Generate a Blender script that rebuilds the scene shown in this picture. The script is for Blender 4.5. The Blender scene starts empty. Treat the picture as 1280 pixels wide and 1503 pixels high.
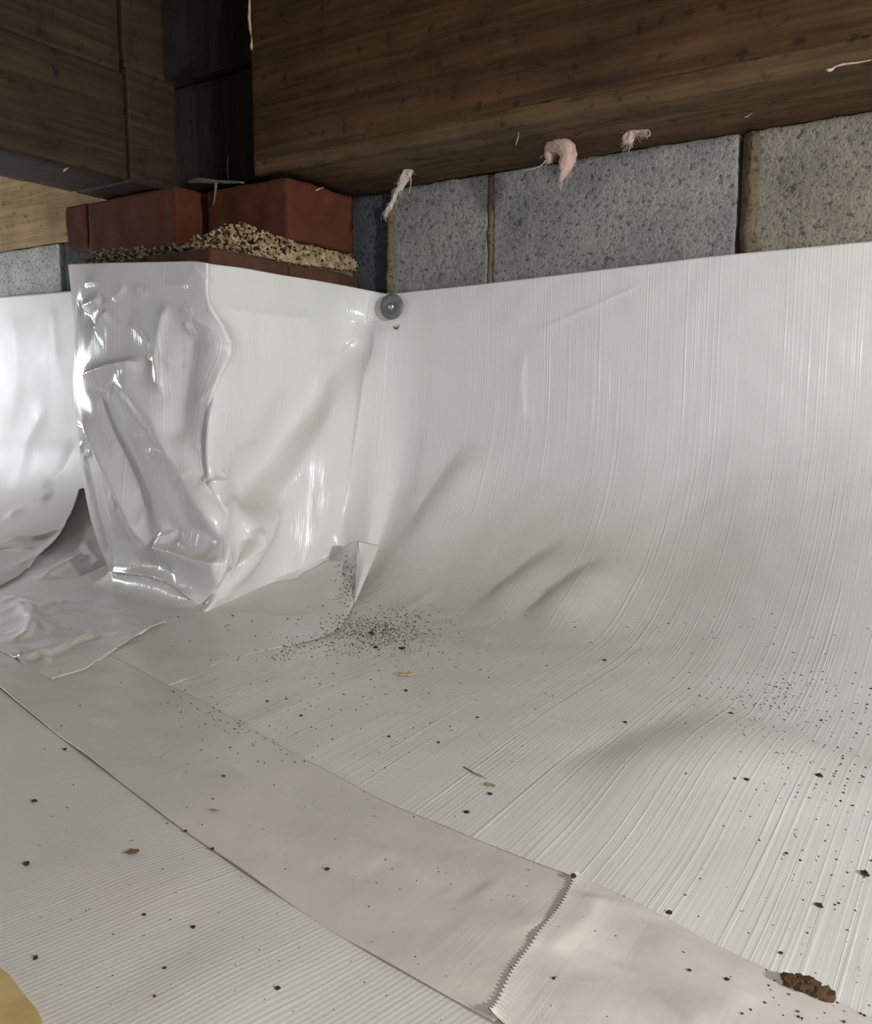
import bpy, bmesh, math, random
import numpy as np
from mathutils import Vector, noise
random.seed(7); rng = np.random.default_rng(7)
scene = bpy.context.scene
COL = scene.collection

# ------------------------------------------------------------------ camera
F = 1280.0; CX, CY = 640.0, 751.5
YAW = math.radians(32.9); PIT = math.radians(7.17); EYE = 0.30
cam_d = bpy.data.cameras.new('camera'); cam = bpy.data.objects.new('camera', cam_d); COL.objects.link(cam)
cam_d.sensor_fit = 'HORIZONTAL'; cam_d.sensor_width = 36.0; cam_d.lens = 36.0 * F / 1280.0
cam_d.clip_start = 0.02
cam.location = (0, 0, EYE); cam.rotation_euler = (math.radians(90) - PIT, 0, YAW)
scene.camera = cam

# ------------------------------------------------------------------ world, lamps, exposure
world = bpy.data.worlds.new('crawl_space_dark'); scene.world = world; world.use_nodes = True
bg = world.node_tree.nodes['Background']; bg.inputs[0].default_value = (0.92, 0.95, 1.0, 1); bg.inputs[1].default_value = 0.14

def lamp(name, loc, power, size, col, spot=None, aim=None, blend=0.6):
    d = bpy.data.lights.new(name, 'SPOT' if spot else 'POINT'); d.energy = power; d.shadow_soft_size = size; d.color = col
    o = bpy.data.objects.new(name, d); COL.objects.link(o); o.location = loc
    if spot:
        d.spot_size = math.radians(spot); d.spot_blend = blend
        o.rotation_euler = (Vector(aim) - Vector(loc)).to_track_quat('-Z', 'Y').to_euler()
    return o
lamp('work_lamp', (1.5, 0.10, 0.68), 45, 0.07, (0.985, 1.0, 0.975))
lamp('work_lamp', (-2.95, 0.66, 0.42), 13.5, 0.08, (0.93, 0.97, 1.0))
lamp('head_lamp', (0.12, -0.10, 0.42), 3.4, 0.025, (1.0, 0.97, 0.92), 110, (-0.5, 1.2, -0.05), 1.0)

vs = scene.view_settings
vs.view_transform = 'Standard'; vs.look = 'None'; vs.exposure = 1.45; vs.gamma = 1.0; vs.use_curve_mapping = False

# ------------------------------------------------------------------ pixel helpers
fv = np.array([-math.sin(YAW) * math.cos(PIT), math.cos(YAW) * math.cos(PIT), -math.sin(PIT)])
rv = np.array([math.cos(YAW), math.sin(YAW), 0.0]); uv_ = np.cross(rv, fv); O3 = np.array([0, 0, EYE])
def ray(x, y): return fv * F + rv * (x - CX) - uv_ * (y - CY)
def aY(x, y, Y): d = ray(x, y); return O3 + d * (Y / d[1])
def aX(x, y, X): d = ray(x, y); return O3 + d * (X / d[0])
def aZ(x, y, Z=0.0): d = ray(x, y); return O3 + d * ((Z - EYE) / d[2])
def proj(P):
    q = np.asarray(P) - O3; w = q @ fv
    return np.stack([CX + F * (q @ rv) / w, CY - F * (q @ uv_) / w], -1), w

# ------------------------------------------------------------------ tagging
def tag(o, label=None, cat=None, group=None, kind=None):
    if label: o['label'] = label
    if cat: o['category'] = cat
    if group: o['group'] = group
    if kind: o['kind'] = kind
    return o
def link(name, me, mat, parent=None):
    o = bpy.data.objects.new(name, me); COL.objects.link(o)
    if mat is not None:
        me.materials.clear(); me.materials.append(mat)
    if parent is not None: o.parent = parent
    return o
def empty(name, loc=(0, 0, 0)):
    o = bpy.data.objects.new(name, None); COL.objects.link(o); o.location = loc; o.empty_display_size = 0.05
    return o

# ------------------------------------------------------------------ materials
class NT:
    def __init__(s, name):
        s.m = bpy.data.materials.new(name); s.m.use_nodes = True; s.t = s.m.node_tree
        s.b = s.t.nodes['Principled BSDF']
    def n(s, typ, **kw):
        x = s.t.nodes.new(typ)
        for k, v in kw.items():
            if k in x.inputs: x.inputs[k].default_value = v
            else: setattr(x, k, v)
        return x
    def l(s, a, b): s.t.links.new(a, b)
    def coords(s, kind, scale, rot=(0, 0, 0)):
        tc = s.n('ShaderNodeTexCoord'); mp = s.n('ShaderNodeMapping')
        mp.inputs['Scale'].default_value = scale; mp.inputs['Rotation'].default_value = rot
        s.l(tc.outputs[kind], mp.inputs['Vector']); return mp.outputs[0]
    def noise(s, vec, scale=1.0, detail=3.0, rough=0.55):
        x = s.n('ShaderNodeTexNoise'); x.inputs['Scale'].default_value = scale
        x.inputs['Detail'].default_value = detail; x.inputs['Roughness'].default_value = rough
        if vec is not None: s.l(vec, x.inputs['Vector'])
        return x.outputs['Fac']
    def ramp(s, fac, stops):
        r = s.n('ShaderNodeValToRGB'); e = r.color_ramp.elements
        while len(e) < len(stops): e.new(0.5)
        for i, (p, c) in enumerate(stops):
            e[i].position = p; e[i].color = (*c, 1) if len(c) == 3 else c
        s.l(fac, r.inputs[0]); return r.outputs[0]
    def math(s, op, a, b=None, clamp=False):
        x = s.n('ShaderNodeMath', operation=op, use_clamp=clamp)
        for i, v in enumerate((a, b)):
            if v is None: continue
            if isinstance(v, (int, float)): x.inputs[i].default_value = v
            else: s.l(v, x.inputs[i])
        return x.outputs[0]
    def mix(s, fac, a, b, blend='MIX'):
        x = s.n('ShaderNodeMix', data_type='RGBA', blend_type=blend)
        for sock, v in ((x.inputs[0], fac), (x.inputs[6], a), (x.inputs[7], b)):
            if isinstance(v, (int, float)): sock.default_value = v
            elif isinstance(v, tuple): sock.default_value = (*v, 1)
            else: s.l(v, sock)
        return x.outputs[2]
    def bump(s, h, strength, dist, normal=None):
        x = s.n('ShaderNodeBump'); x.inputs['Strength'].default_value = strength; x.inputs['Distance'].default_value = dist
        s.l(h, x.inputs['Height'])
        if normal is not None: s.l(normal, x.inputs['Normal'])
        return x.outputs[0]
    def fin(s, col, rough, normal=None, spec=0.5):
        if isinstance(col, tuple): s.b.inputs['Base Color'].default_value = (*col, 1)
        else: s.l(col, s.b.inputs['Base Color'])
        if isinstance(rough, (int, float)): s.b.inputs['Roughness'].default_value = rough
        else: s.l(rough, s.b.inputs['Roughness'])
        s.b.inputs['Specular IOR Level'].default_value = spec
        if normal is not None: s.l(normal, s.b.inputs['Normal'])
        return s.m

def wave(t, vec, scale, axis='X', dist=0.0):
    w = t.n('ShaderNodeTexWave', wave_type='BANDS', bands_direction=axis)
    w.inputs['Scale'].default_value = scale; w.inputs['Distortion'].default_value = dist
    t.l(vec, w.inputs['Vector']); return w.outputs['Fac']

def liner_mat(name, base=(0.74, 0.74, 0.73), dust=(0.54, 0.485, 0.425), rough=0.30, streak=1.0, weave=1.0, dustamt=1.0, pitch=0.0045, brighter=False):
    t = NT(name)
    uvm = t.coords('UV', (1, 1, 1))
    n_f = t.noise(t.coords('UV', (300, 2.2, 1)), 1, 2, 0.6)          # fine irregular threads along the roll
    n_b = t.noise(t.coords('UV', (95, 0.8, 1)), 1, 2, 0.6)
    n_m = t.noise(t.coords('UV', (14, 9, 1)), 1, 2)
    th = t.ramp(n_f, [(0.53, (0, 0, 0)), (0.70, (1, 1, 1))])
    tb = t.ramp(n_b, [(0.52, (0, 0, 0)), (0.66, (1, 1, 1))])
    thr = t.math('MULTIPLY', th, t.math('ADD', t.math('MULTIPLY', tb, 0.75), 0.25))
    wx = wave(t, uvm, 2 * math.pi / pitch / 20, 'X', 1.2)
    wy = wave(t, uvm, 2 * math.pi / 0.0036 / 20, 'Y', 1.2)
    h = t.math('ADD', t.math('MULTIPLY', wx, 0.5 * weave), t.math('MULTIPLY', wy, 0.14 * weave))
    nrm = t.bump(h, 0.5, 0.0004)
    nrm = t.bump(t.math('ADD', t.math('MULTIPLY', thr, 1.0 * streak), t.math('MULTIPLY', n_f, 0.5 * streak)), 0.6, 0.0011, nrm)
    crk = t.noise(t.coords('Object', (30, 30, 30)), 1, 3)
    nrm = t.bump(crk, 0.15, 0.0015, nrm)
    c = t.mix(t.math('MULTIPLY', thr, 0.5 * streak), base, (0.86, 0.86, 0.85))
    # settled dust: on surfaces that face up, in cloudy patches
    ge = t.n('ShaderNodeNewGeometry'); sx = t.n('ShaderNodeSeparateXYZ'); t.l(ge.outputs['Normal'], sx.inputs[0])
    up = t.ramp(t.math('ABSOLUTE', sx.outputs['Z']), [(0.35, (0, 0, 0)), (0.95, (1, 1, 1))])
    cl = t.ramp(t.noise(t.coords('Object', (5, 5, 5)), 1, 4), [(0.30, (0.45,) * 3), (0.7, (1,) * 3)])
    df = t.math('MULTIPLY', t.math('MULTIPLY', up, cl), 0.82 * dustamt, True)
    if brighter:                                                    # brighter light on the right-hand floor, painted by thinning the dust colour
        tc = t.n('ShaderNodeTexCoord'); so = t.n('ShaderNodeSeparateXYZ'); t.l(tc.outputs['Object'], so.inputs[0])
        wob = t.math('ADD', so.outputs['X'], t.math('MULTIPLY', t.noise(t.coords('Object', (6, 6, 6)), 1, 3), 0.25))
        df = t.math('MULTIPLY', df, t.ramp(t.math('ADD', wob, 1.0), [(0.62, (1, 1, 1)), (0.98, (0.12,) * 3)]))
    c = t.mix(df, c, dust)
    r = t.math('ADD', t.math('MULTIPLY', n_m, 0.18), rough - 0.08)
    r = t.math('ADD', r, t.math('MULTIPLY', df, 0.12))
    return t.fin(c, r, nrm, 0.55)

def tape_mat(name, base, rough):
    t = NT(name)
    n1 = t.noise(t.coords('Object', (9, 9, 9)), 1, 4); n2 = t.noise(t.coords('UV', (220, 4, 1)), 1, 2)
    c = t.mix(t.ramp(n1, [(0.3, (0, 0, 0)), (0.72, (1, 1, 1))]), tuple(v * 0.90 for v in base), tuple(min(1, v * 1.08) for v in base))
    gate = t.ramp(t.noise(t.coords('Object', (7, 7, 7)), 1, 2), [(0.45, (0, 0, 0)), (0.65, (1, 1, 1))])
    nr = t.bump(t.math('MULTIPLY', n2, gate), 0.5, 0.0007)
    nr = t.bump(t.noise(t.coords('Object', (34, 34, 34)), 1, 2), 0.35, 0.003, nr)
    return t.fin(c, rough, nr, 0.45)

def wood_mat(name, dark, light, axis='X', grain=1.0):
    t = NT(name)
    sc = {'X': (1.6, 34, 34), 'Y': (34, 1.6, 34), 'Z': (34, 34, 1.6)}[axis]
    v = t.coords('Object', sc)
    warp = t.noise(t.coords('Object', tuple(s * 0.12 for s in sc)), 1, 2)
    n = t.n('ShaderNodeTexNoise'); n.inputs['Scale'].default_value = 1.0; n.inputs['Detail'].default_value = 6; n.inputs['Distortion'].default_value = 1.2
    t.l(v, n.inputs['Vector'])
    fine = t.noise(t.coords('Object', tuple(s * 4.5 for s in sc)), 1, 4)
    g = t.math('ADD', t.math('MULTIPLY', n.outputs['Fac'], 0.6), t.math('MULTIPLY', fine, 0.4))
    c = t.ramp(g, [(0.32, dark), (0.68, light)])
    blot = t.ramp(t.noise(t.coords('Object', (6, 6, 6)), 1, 4), [(0.35, (0.62,) * 3), (0.62, (1,) * 3)])
    c = t.mix(1.0, c, blot, 'MULTIPLY')
    kn = t.n('ShaderNodeTexVoronoi'); kn.inputs['Scale'].default_value = 1.0
    t.l(t.coords('Object', {'X': (9, 22, 22), 'Y': (22, 9, 22), 'Z': (22, 22, 9)}[axis]), kn.inputs['Vector'])
    kd = t.ramp(kn.outputs['Distance'], [(0.03, (0.35,) * 3), (0.13, (1,) * 3)])
    c = t.mix(0.75, c, kd, 'MULTIPLY')
    sp = t.ramp(t.noise(t.coords('Object', (1, 1, 1)), 48, 3, 0.6), [(0.30, (0.30,) * 3), (0.40, (1,) * 3)])
    c = t.mix(0.8, c, sp, 'MULTIPLY')
    return t.fin(c, 0.75, t.bump(g, 0.6 * grain, 0.003), 0.25)

def block_mat(name, a, b, pit=1.0):
    t = NT(name)
    n1 = t.noise(t.coords('Object', (1, 1, 1)), 9, 5); n2 = t.noise(t.coords('Object', (1, 1, 1)), 120, 4, 0.65)
    n3 = t.noise(t.coords('Object', (1, 1, 1)), 260, 3, 0.7)
    c = t.mix(t.ramp(n1, [(0.3, (0, 0, 0)), (0.7, (1, 1, 1))]), a, b)
    hole = t.ramp(n2, [(0.34, (0.25,) * 3), (0.46, (1,) * 3)])
    c = t.mix(0.8, c, hole, 'MULTIPLY')
    c = t.mix(0.35, c, t.ramp(n3, [(0.35, (0.4,) * 3), (0.65, (1.3,) * 3)]), 'MULTIPLY')
    h = t.math('ADD', t.math('MULTIPLY', n2, 0.7), t.math('MULTIPLY', n3, 0.4))
    return t.fin(c, 0.95, t.bump(h, 0.9 * pit, 0.006), 0.2)

def plain(name, a, b, scale, rough, bump=0.3, dist=0.002, spec=0.3):
    t = NT(name)
    n1 = t.noise(t.coords('Object', (1, 1, 1)), scale, 4)
    c = t.mix(t.ramp(n1, [(0.3, (0, 0, 0)), (0.7, (1, 1, 1))]), a, b)
    return t.fin(c, rough, t.bump(n1, bump, dist), spec)

M = {}
M['liner'] = liner_mat('white_woven_liner', weave=0.42, rough=0.205, streak=0.85, brighter=True)
M['liner_floor'] = liner_mat('white_ribbed_liner', rough=0.32, streak=0.25, weave=1.0, pitch=0.0038, dustamt=0.78)
M['liner_smooth'] = liner_mat('white_smooth_liner', streak=0.15, weave=0.35, rough=0.28, dustamt=0.85)
M['liner_wall'] = liner_mat('white_matt_liner', streak=0.15, weave=0.35, rough=0.50)
M['tape'] = tape_mat('white_seam_tape', (0.60, 0.565, 0.52), 0.38)
M['tape2'] = tape_mat('clean_seam_tape', (0.645, 0.615, 0.575), 0.36)
M['beam'] = wood_mat('brown_beam_wood', (0.036, 0.0170, 0.0065), (0.112, 0.058, 0.023), 'X')
M['plate'] = wood_mat('worn_bounce_lit_wood', (0.042, 0.022, 0.009), (0.17, 0.104, 0.048), 'X')  # paler beam wood: worn edge plus bounced light painted into the colour
M['girder'] = wood_mat('grey_brown_girder_wood', (0.028, 0.0180, 0.0095), (0.072, 0.047, 0.026), 'Y')
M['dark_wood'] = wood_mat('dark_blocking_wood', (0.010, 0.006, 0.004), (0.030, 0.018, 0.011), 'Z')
M['tan_wood'] = wood_mat('tan_plate_wood', (0.27, 0.17, 0.075), (0.52, 0.36, 0.18), 'X')
M['block'] = block_mat('grey_concrete_block', (0.20, 0.205, 0.20), (0.34, 0.335, 0.31))
M['block_brown'] = block_mat('brown_stained_block', (0.22, 0.20, 0.165), (0.34, 0.31, 0.26))
M['block_dark'] = block_mat('dark_bluish_block', (0.055, 0.065, 0.075), (0.10, 0.11, 0.12))  # even dark blue-grey tone for the blocks beside the pier
M['block_pale'] = block_mat('pale_smeared_block', (0.32, 0.33, 0.32), (0.55, 0.55, 0.52), 0.5)
M['mortar'] = block_mat('brown_mortar', (0.12, 0.092, 0.062), (0.20, 0.155, 0.10), 0.7)
M['brick'] = plain('red_brick', (0.062, 0.017, 0.008), (0.105, 0.029, 0.0135), 22, 0.9, 0.5, 0.003)
M['brick_brown'] = plain('brown_brick', (0.055, 0.024, 0.014), (0.10, 0.046, 0.027), 22, 0.9, 0.5, 0.003)
M['crumb'] = plain('crumbly_tan_mortar', (0.19, 0.13, 0.07), (0.46, 0.345, 0.20), 60, 0.95, 0.8, 0.004)
M['dirt'] = plain('dark_soil', (0.016, 0.013, 0.010), (0.07, 0.052, 0.038), 90, 0.95, 0.6, 0.001)
M['brown_dirt'] = plain('brown_soil', (0.05, 0.028, 0.014), (0.13, 0.075, 0.035), 140, 0.95, 0.8, 0.002)
M['steel'] = plain('dull_grey_steel', (0.10, 0.105, 0.11), (0.17, 0.175, 0.185), 60, 0.45, 0.2, 0.0005, 0.6)
M['pin'] = plain('bright_steel', (0.45, 0.45, 0.46), (0.6, 0.6, 0.6), 60, 0.3, 0.1, 0.0005, 0.7)
M['pin'].node_tree.nodes['Principled BSDF'].inputs['Metallic'].default_value = 0.8
M['pink'] = plain('pink_fibreglass', (0.44, 0.28, 0.25), (0.62, 0.46, 0.41), 70, 0.95, 0.4, 0.002)
M['fibre'] = plain('pale_glass_fibre', (0.46, 0.38, 0.33), (0.62, 0.54, 0.48), 70, 0.9, 0.2, 0.001)
M['web'] = plain('dusty_cobweb', (0.10, 0.085, 0.07), (0.19, 0.165, 0.14), 60, 0.95)
M['chip'] = plain('pale_wood_chip', (0.42, 0.30, 0.15), (0.60, 0.46, 0.26), 80, 0.8)
M['leaf'] = plain('brown_dry_leaf', (0.12, 0.08, 0.055), (0.22, 0.15, 0.10), 120, 0.8)
M['straw'] = plain('olive_straw', (0.25, 0.22, 0.11), (0.36, 0.31, 0.17), 100, 0.8)
M['tan'] = plain('tan_foam_scrap', (0.46, 0.33, 0.13), (0.62, 0.47, 0.23), 40, 0.7, 0.4, 0.002)
M['ground'] = plain('brown_earth', (0.10, 0.075, 0.05), (0.17, 0.13, 0.09), 20, 1.0, 0.8, 0.01)
M['subfloor'] = wood_mat('subfloor_boards', (0.05, 0.033, 0.018), (0.12, 0.08, 0.045), 'X')

# ------------------------------------------------------------------ mesh helpers
def grid_mesh(name, P, UV=None, smooth=True):
    """P: (rows, cols, 3) array"""
    nr, nc = P.shape[:2]
    me = bpy.data.meshes.new(name)
    idx = np.arange(nr * nc).reshape(nr, nc)
    q = np.stack([idx[:-1, :-1], idx[1:, :-1], idx[1:, 1:], idx[:-1, 1:]], -1).reshape(-1, 4)
    me.vertices.add(nr * nc); me.vertices.foreach_set('co', P.reshape(-1).astype(np.float32))
    nq = len(q); me.loops.add(nq * 4); me.loops.foreach_set('vertex_index', q.reshape(-1).astype(np.int32))
    me.polygons.add(nq); me.polygons.foreach_set('loop_start', (np.arange(nq) * 4).astype(np.int32))
    me.polygons.foreach_set('use_smooth', np.full(nq, smooth))
    if UV is not None:
        l = me.uv_layers.new(name='UVMap'); l.data.foreach_set('uv', UV.reshape(-1, 2)[q.reshape(-1)].reshape(-1).astype(np.float32))
    me.update(); me.validate(); return me

def thick(o, t, off=-1):
    m = o.modifiers.new('thickness', 'SOLIDIFY'); m.thickness = t; m.offset = off; return o

def box_mesh(name, x0, x1, y0, y1, z0, z1, bev=0.004, rough=0.0, cuts=0, seed=0, origin=None):
    bm = bmesh.new(); bmesh.ops.create_cube(bm, size=1.0)
    c = Vector(((x0 + x1) / 2, (y0 + y1) / 2, (z0 + z1) / 2))
    for v in bm.verts:
        v.co = Vector((v.co.x * (x1 - x0), v.co.y * (y1 - y0), v.co.z * (z1 - z0)))
    if bev: bmesh.ops.bevel(bm, geom=list(bm.edges), offset=bev, segments=2, affect='EDGES', profile=0.6)
    if cuts:
        L = sorted([(x1 - x0, 0), (y1 - y0, 1), (z1 - z0, 2)])
        for ln, ax in L:
            n = int(cuts * ln / L[-1][0])
            for k in range(1, n):
                p = Vector((0, 0, 0)); p[ax] = -ln / 2 + ln * k / n
                nn = Vector((0, 0, 0)); nn[ax] = 1
                bmesh.ops.bisect_plane(bm, geom=bm.verts[:] + bm.edges[:] + bm.faces[:], plane_co=p, plane_no=nn)
    if rough:
        bm.normal_update()
        for v in bm.verts:
            q = v.co + c + Vector((seed * 3.1, 0, 0))
            v.co += v.normal * rough * (noise.noise(q * 28) + 0.6 * noise.noise(q * 75))
    me = bpy.data.meshes.new(name); bm.to_mesh(me); bm.free()
    for p in me.polygons: p.use_smooth = True
    return me, c

def box(name, ext, mat, parent=None, **kw):
    me, c = box_mesh(name, *ext, **kw)
    o = link(name, me, mat, parent)
    o.location = c - (parent.location if parent is not None else Vector((0, 0, 0)))
    return o

def lump_mesh(name, r, squash=(1, 1, 0.5), sub=1, amp=0.35, seed=0, freq=1.6):
    bm = bmesh.new(); bmesh.ops.create_icosphere(bm, subdivisions=sub, radius=1.0)
    for v in bm.verts:
        d = 1 + amp * noise.noise(v.co * freq + Vector((seed * 7.3, seed * 1.7, 0))) * 1.6
        v.co = Vector((v.co.x * squash[0], v.co.y * squash[1], v.co.z * squash[2])) * d * r
    me = bpy.data.meshes.new(name); bm.to_mesh(me); bm.free()
    return me

def tube(bm, pts, radii, n=6, cap=True):
    rings = []; last = None
    for i, p in enumerate(pts):
        a = Vector(pts[max(0, i - 1)]); b = Vector(pts[min(len(pts) - 1, i + 1)])
        d = (b - a).normalized(); s = d.orthogonal().normalized()
        if last is not None and (last - d * last.dot(d)).length > 1e-4: s = (last - d * last.dot(d)).normalized()
        last = s; w = d.cross(s)
        rings.append([bm.verts.new(Vector(p) + (s * math.cos(2 * math.pi * k / n) + w * math.sin(2 * math.pi * k / n)) * radii[i]) for k in range(n)])
    for i in range(len(rings) - 1):
        for k in range(n):
            bm.faces.new((rings[i][k], rings[i][(k + 1) % n], rings[i + 1][(k + 1) % n], rings[i + 1][k]))
    if cap:
        bm.faces.new(rings[0][::-1]); bm.faces.new(rings[-1])

def done(bm, name, mat, parent=None, smooth=True):
    me = bpy.data.meshes.new(name); bmesh.ops.recalc_face_normals(bm, faces=bm.faces); bm.to_mesh(me); bm.free()
    if smooth:
        for p in me.polygons: p.use_smooth = True
    return link(name, me, mat, parent)

def resample(pts, n):
    pts = np.asarray(pts, float); d = np.linalg.norm(np.diff(pts, axis=0), axis=1); t = np.r_[0, np.cumsum(d)]
    # Catmull-Rom-like smoothing: cubic Hermite with finite-difference tangents
    return hermite(t, pts, np.linspace(0, t[-1], n))
def hermite(t, V, s):
    V = np.asarray(V, float); n = len(t)
    sl = (V[1:] - V[:-1]) / (t[1:] - t[:-1]).reshape((-1,) + (1,) * (V.ndim - 1))
    m = np.empty_like(V); m[0] = sl[0]; m[-1] = sl[-1]
    w = (t[1:] - t[:-1])
    for i in range(1, n - 1):
        m[i] = (sl[i - 1] * w[i] + sl[i] * w[i - 1]) / (w[i] + w[i - 1])
    k = np.clip(np.searchsorted(t, s, side='right') - 1, 0, n - 2)
    sh = (-1,) + (1,) * (V.ndim - 1)
    h = w[k].reshape(sh); x = ((s - t[k]) / w[k]).reshape(sh)
    return ((2 * x**3 - 3 * x**2 + 1) * V[k] + (x**3 - 2 * x**2 + x) * h * m[k] + (-2 * x**3 + 3 * x**2) * V[k + 1] + (x**3 - x**2) * h * m[k + 1])

def normals(P):
    du = np.gradient(P, axis=1); dv = np.gradient(P, axis=0)
    n = np.cross(dv, du); n /= np.linalg.norm(n, axis=-1, keepdims=True) + 1e-12
    return n
def sstep(x): x = np.clip(x, 0, 1); return x * x * (3 - 2 * x)

def fold(P, N, line, amp, wl, wr=None, sharp=1.6, te0=0.15, te1=0.15, step=False):
    """raise P along N around a 3-D polyline; wl / wr: widths on its two sides"""
    wr = wr or wl; line = np.asarray(line, float)
    lo = line.min(0) - 3 * max(wl, wr); hi = line.max(0) + 3 * max(wl, wr)
    msk = np.all((P > lo) & (P < hi), axis=-1)
    if not msk.any(): return
    Q = P[msk]; NN = N[msk]
    best = np.full(len(Q), 1e9); sg = np.ones(len(Q)); tt = np.zeros(len(Q))
    L = np.r_[0, np.cumsum(np.linalg.norm(np.diff(line, axis=0), axis=1))]
    for i in range(len(line) - 1):
        a, b = line[i], line[i + 1]; ab = b - a; l2 = ab @ ab
        t = np.clip(((Q - a) @ ab) / l2, 0, 1); df = Q - (a + t[:, None] * ab)
        d = np.linalg.norm(df, axis=1); up = d < best
        s = np.sign(np.einsum('ij,ij->i', np.cross(ab[None, :], df), NN))
        best = np.where(up, d, best); sg = np.where(up, s, sg); tt = np.where(up, (L[i] + t * (L[i + 1] - L[i])) / L[-1], tt)
    if step:
        ch = line[-1] - line[0]; tt = np.clip(((Q - line[0]) @ ch) / (ch @ ch), 0, 1)
    w = np.where(sg >= 0, wl, wr)
    prof = np.exp(-(best / w) ** sharp)
    if step: prof = np.where(sg >= 0, (1 - np.exp(-(best / wl) ** sharp)) * np.exp(-(best / wr) ** 2), 0.0)
    tp = sstep(tt / te0) * sstep((1 - tt) / te1) if te0 > 0 and te1 > 0 else (sstep(tt / te0) if te0 > 0 else (sstep((1 - tt) / te1) if te1 > 0 else 1.0))
    P[msk] = Q + NN * (amp * prof * tp)[:, None]

class Field:
    """finds the surface point under a pixel, for laying things on the sheets"""
    def __init__(s): s.p = []; s.n = []
    def add(s, P, N):
        s.p.append(P.reshape(-1, 3)); s.n.append(N.reshape(-1, 3))
    def bake(s):
        s.P = np.concatenate(s.p); s.N = np.concatenate(s.n); s.px, s.w = proj(s.P)
        ok = (s.w > .05) & (s.px[:, 0] > -100) & (s.px[:, 0] < 1400) & (s.px[:, 1] > 300) & (s.px[:, 1] < 1700)
        s.P, s.N, s.px, s.w = s.P[ok], s.N[ok], s.px[ok], s.w[ok]
        c = (s.px // 10).astype(int); s.cell = {}
        key = (c[:, 0] + 100) * 1000 + c[:, 1]; o = np.argsort(key, kind='stable'); ks = key[o]
        b = np.r_[0, np.where(np.diff(ks))[0] + 1, len(ks)]
        for i in range(len(b) - 1): s.cell[int(ks[b[i]])] = o[b[i]:b[i + 1]]
    def at(s, x, y, r=5):
        cx, cy = int(x // 10), int(y // 10)
        k = [s.cell[(cx + i + 100) * 1000 + cy + j] for i in (-1, 0, 1) for j in (-1, 0, 1) if (cx + i + 100) * 1000 + cy + j in s.cell]
        k = np.concatenate(k) if k else np.arange(len(s.P))
        d = np.hypot(s.px[k, 0] - x, s.px[k, 1] - y); m = d < r
        if m.any(): k = k[m]; d = d[m]; i = int(k[np.argmin(s.w[k] + d * 0.002)])
        else: i = int(k[np.argmin(d)])
        return Vector(s.P[i]), Vector(s.N[i])
FIELD = Field()
def line_on(P, pts):
    px, w = proj(P); out = []
    for (x, y) in pts:
        d = np.hypot(px[..., 0] - x, px[..., 1] - y); d = np.where(w > .05, d, 1e9)
        near = d < max(4.0, d.min() * 1.5)
        i = np.unravel_index(np.argmin(np.where(near, w + d * .004, 1e9)), d.shape); out.append(P[i])
    return np.array(out)

def g(X, Y):
    """gentle lie of the ground under the liner"""
    X = np.asarray(X, float); Y = np.asarray(Y, float)
    return 0.0022 * np.sin(5.1 * X + 2.0 * Y + 0.4) + 0.0018 * np.sin(9.0 * Y - 3.0 * X) + 0.0010 * np.sin(17 * X + 11 * Y)
def yL(X): return np.interp(X, [-2.2, -0.872, -0.494, -0.308, -0.20, 0.2, 1.6], [0.80, 0.498, 0.402, 0.362, 0.345, 0.285, 0.09])
def yR(X): return np.interp(X, [-2.2, -0.81, -0.619, -0.389, -0.287, -0.197, -0.034, 1.6], [0.96, 0.622, 0.573, 0.513, 0.495, 0.483, 0.445, 0.10])

# ================================================================== SETTING
ZW = 0.668                                    # top of the block wall
me, c = box_mesh('floor', -3.4, 1.7, -1.6, 1.5, -0.12, -0.02, bev=0)
fl = link('floor', me, M['ground']); fl.location = c; tag(fl, kind='structure')
me, c = box_mesh('ceiling', -3.4, 1.7, -1.6, 1.5, 1.06, 1.09, bev=0)
ce = link('ceiling', me, M['subfloor']); ce.location = c; tag(ce, kind='structure')

wall = empty('wall_back', (-0.9, 1.38, -0.02)); tag(wall, kind='structure')
box('mortar_core', (-3.4, 1.7, 1.302, 1.48, -0.02, ZW - 0.004), M['mortar'], wall, bev=0)
bx = [(-0.923, -0.7275, 'block', 0), (-0.7185, -0.3315, 'block', 0), (-0.3085, 0.082, 'block_brown', 0), (0.092, 0.485, 'block', 0), (0.495, 0.89, 'block', 0), (0.90, 1.295, 'block', 0),
      (-1.325, -0.9345, 'block_dark', 0.014), (-1.86, -1.335, 'block_dark', 0.004), (-2.265, -1.872, 'block_pale', 0), (-2.67, -2.275, 'block', 0), (-3.075, -2.68, 'block', 0)]
for i, (a, b, m, rec) in enumerate(bx):
    box('concrete_block', (a, b, 1.28 + rec, 1.40, 0.475, ZW), M[m], wall, bev=0.004, rough=0.0022, cuts=44, seed=i)
# squeezed bead of mortar in the two open joints
def bead(x, z0, z1, w, mat, yy=1.277):
    bm = bmesh.new(); n = 26
    pts = [(x + 0.004 * noise.noise(Vector((k * .31, x * 9, 0))), yy + 0.002 * noise.noise(Vector((k * .5, 3, x))), z0 + (z1 - z0) * k / n) for k in range(n + 1)]
    tube(bm, pts, [w * (1 + 0.25 * noise.noise(Vector((k * .6, x, 5)))) for k in range(n + 1)], 8)
    o = done(bm, 'mortar_joint', mat, wall); o.location = -wall.location; return o
bead(-0.9245, 0.45, 0.645, 0.0065, M['mortar'], 1.280)
bead(-0.723, 0.45, 0.665, 0.0055, M['mortar'], 1.2835)
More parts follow.
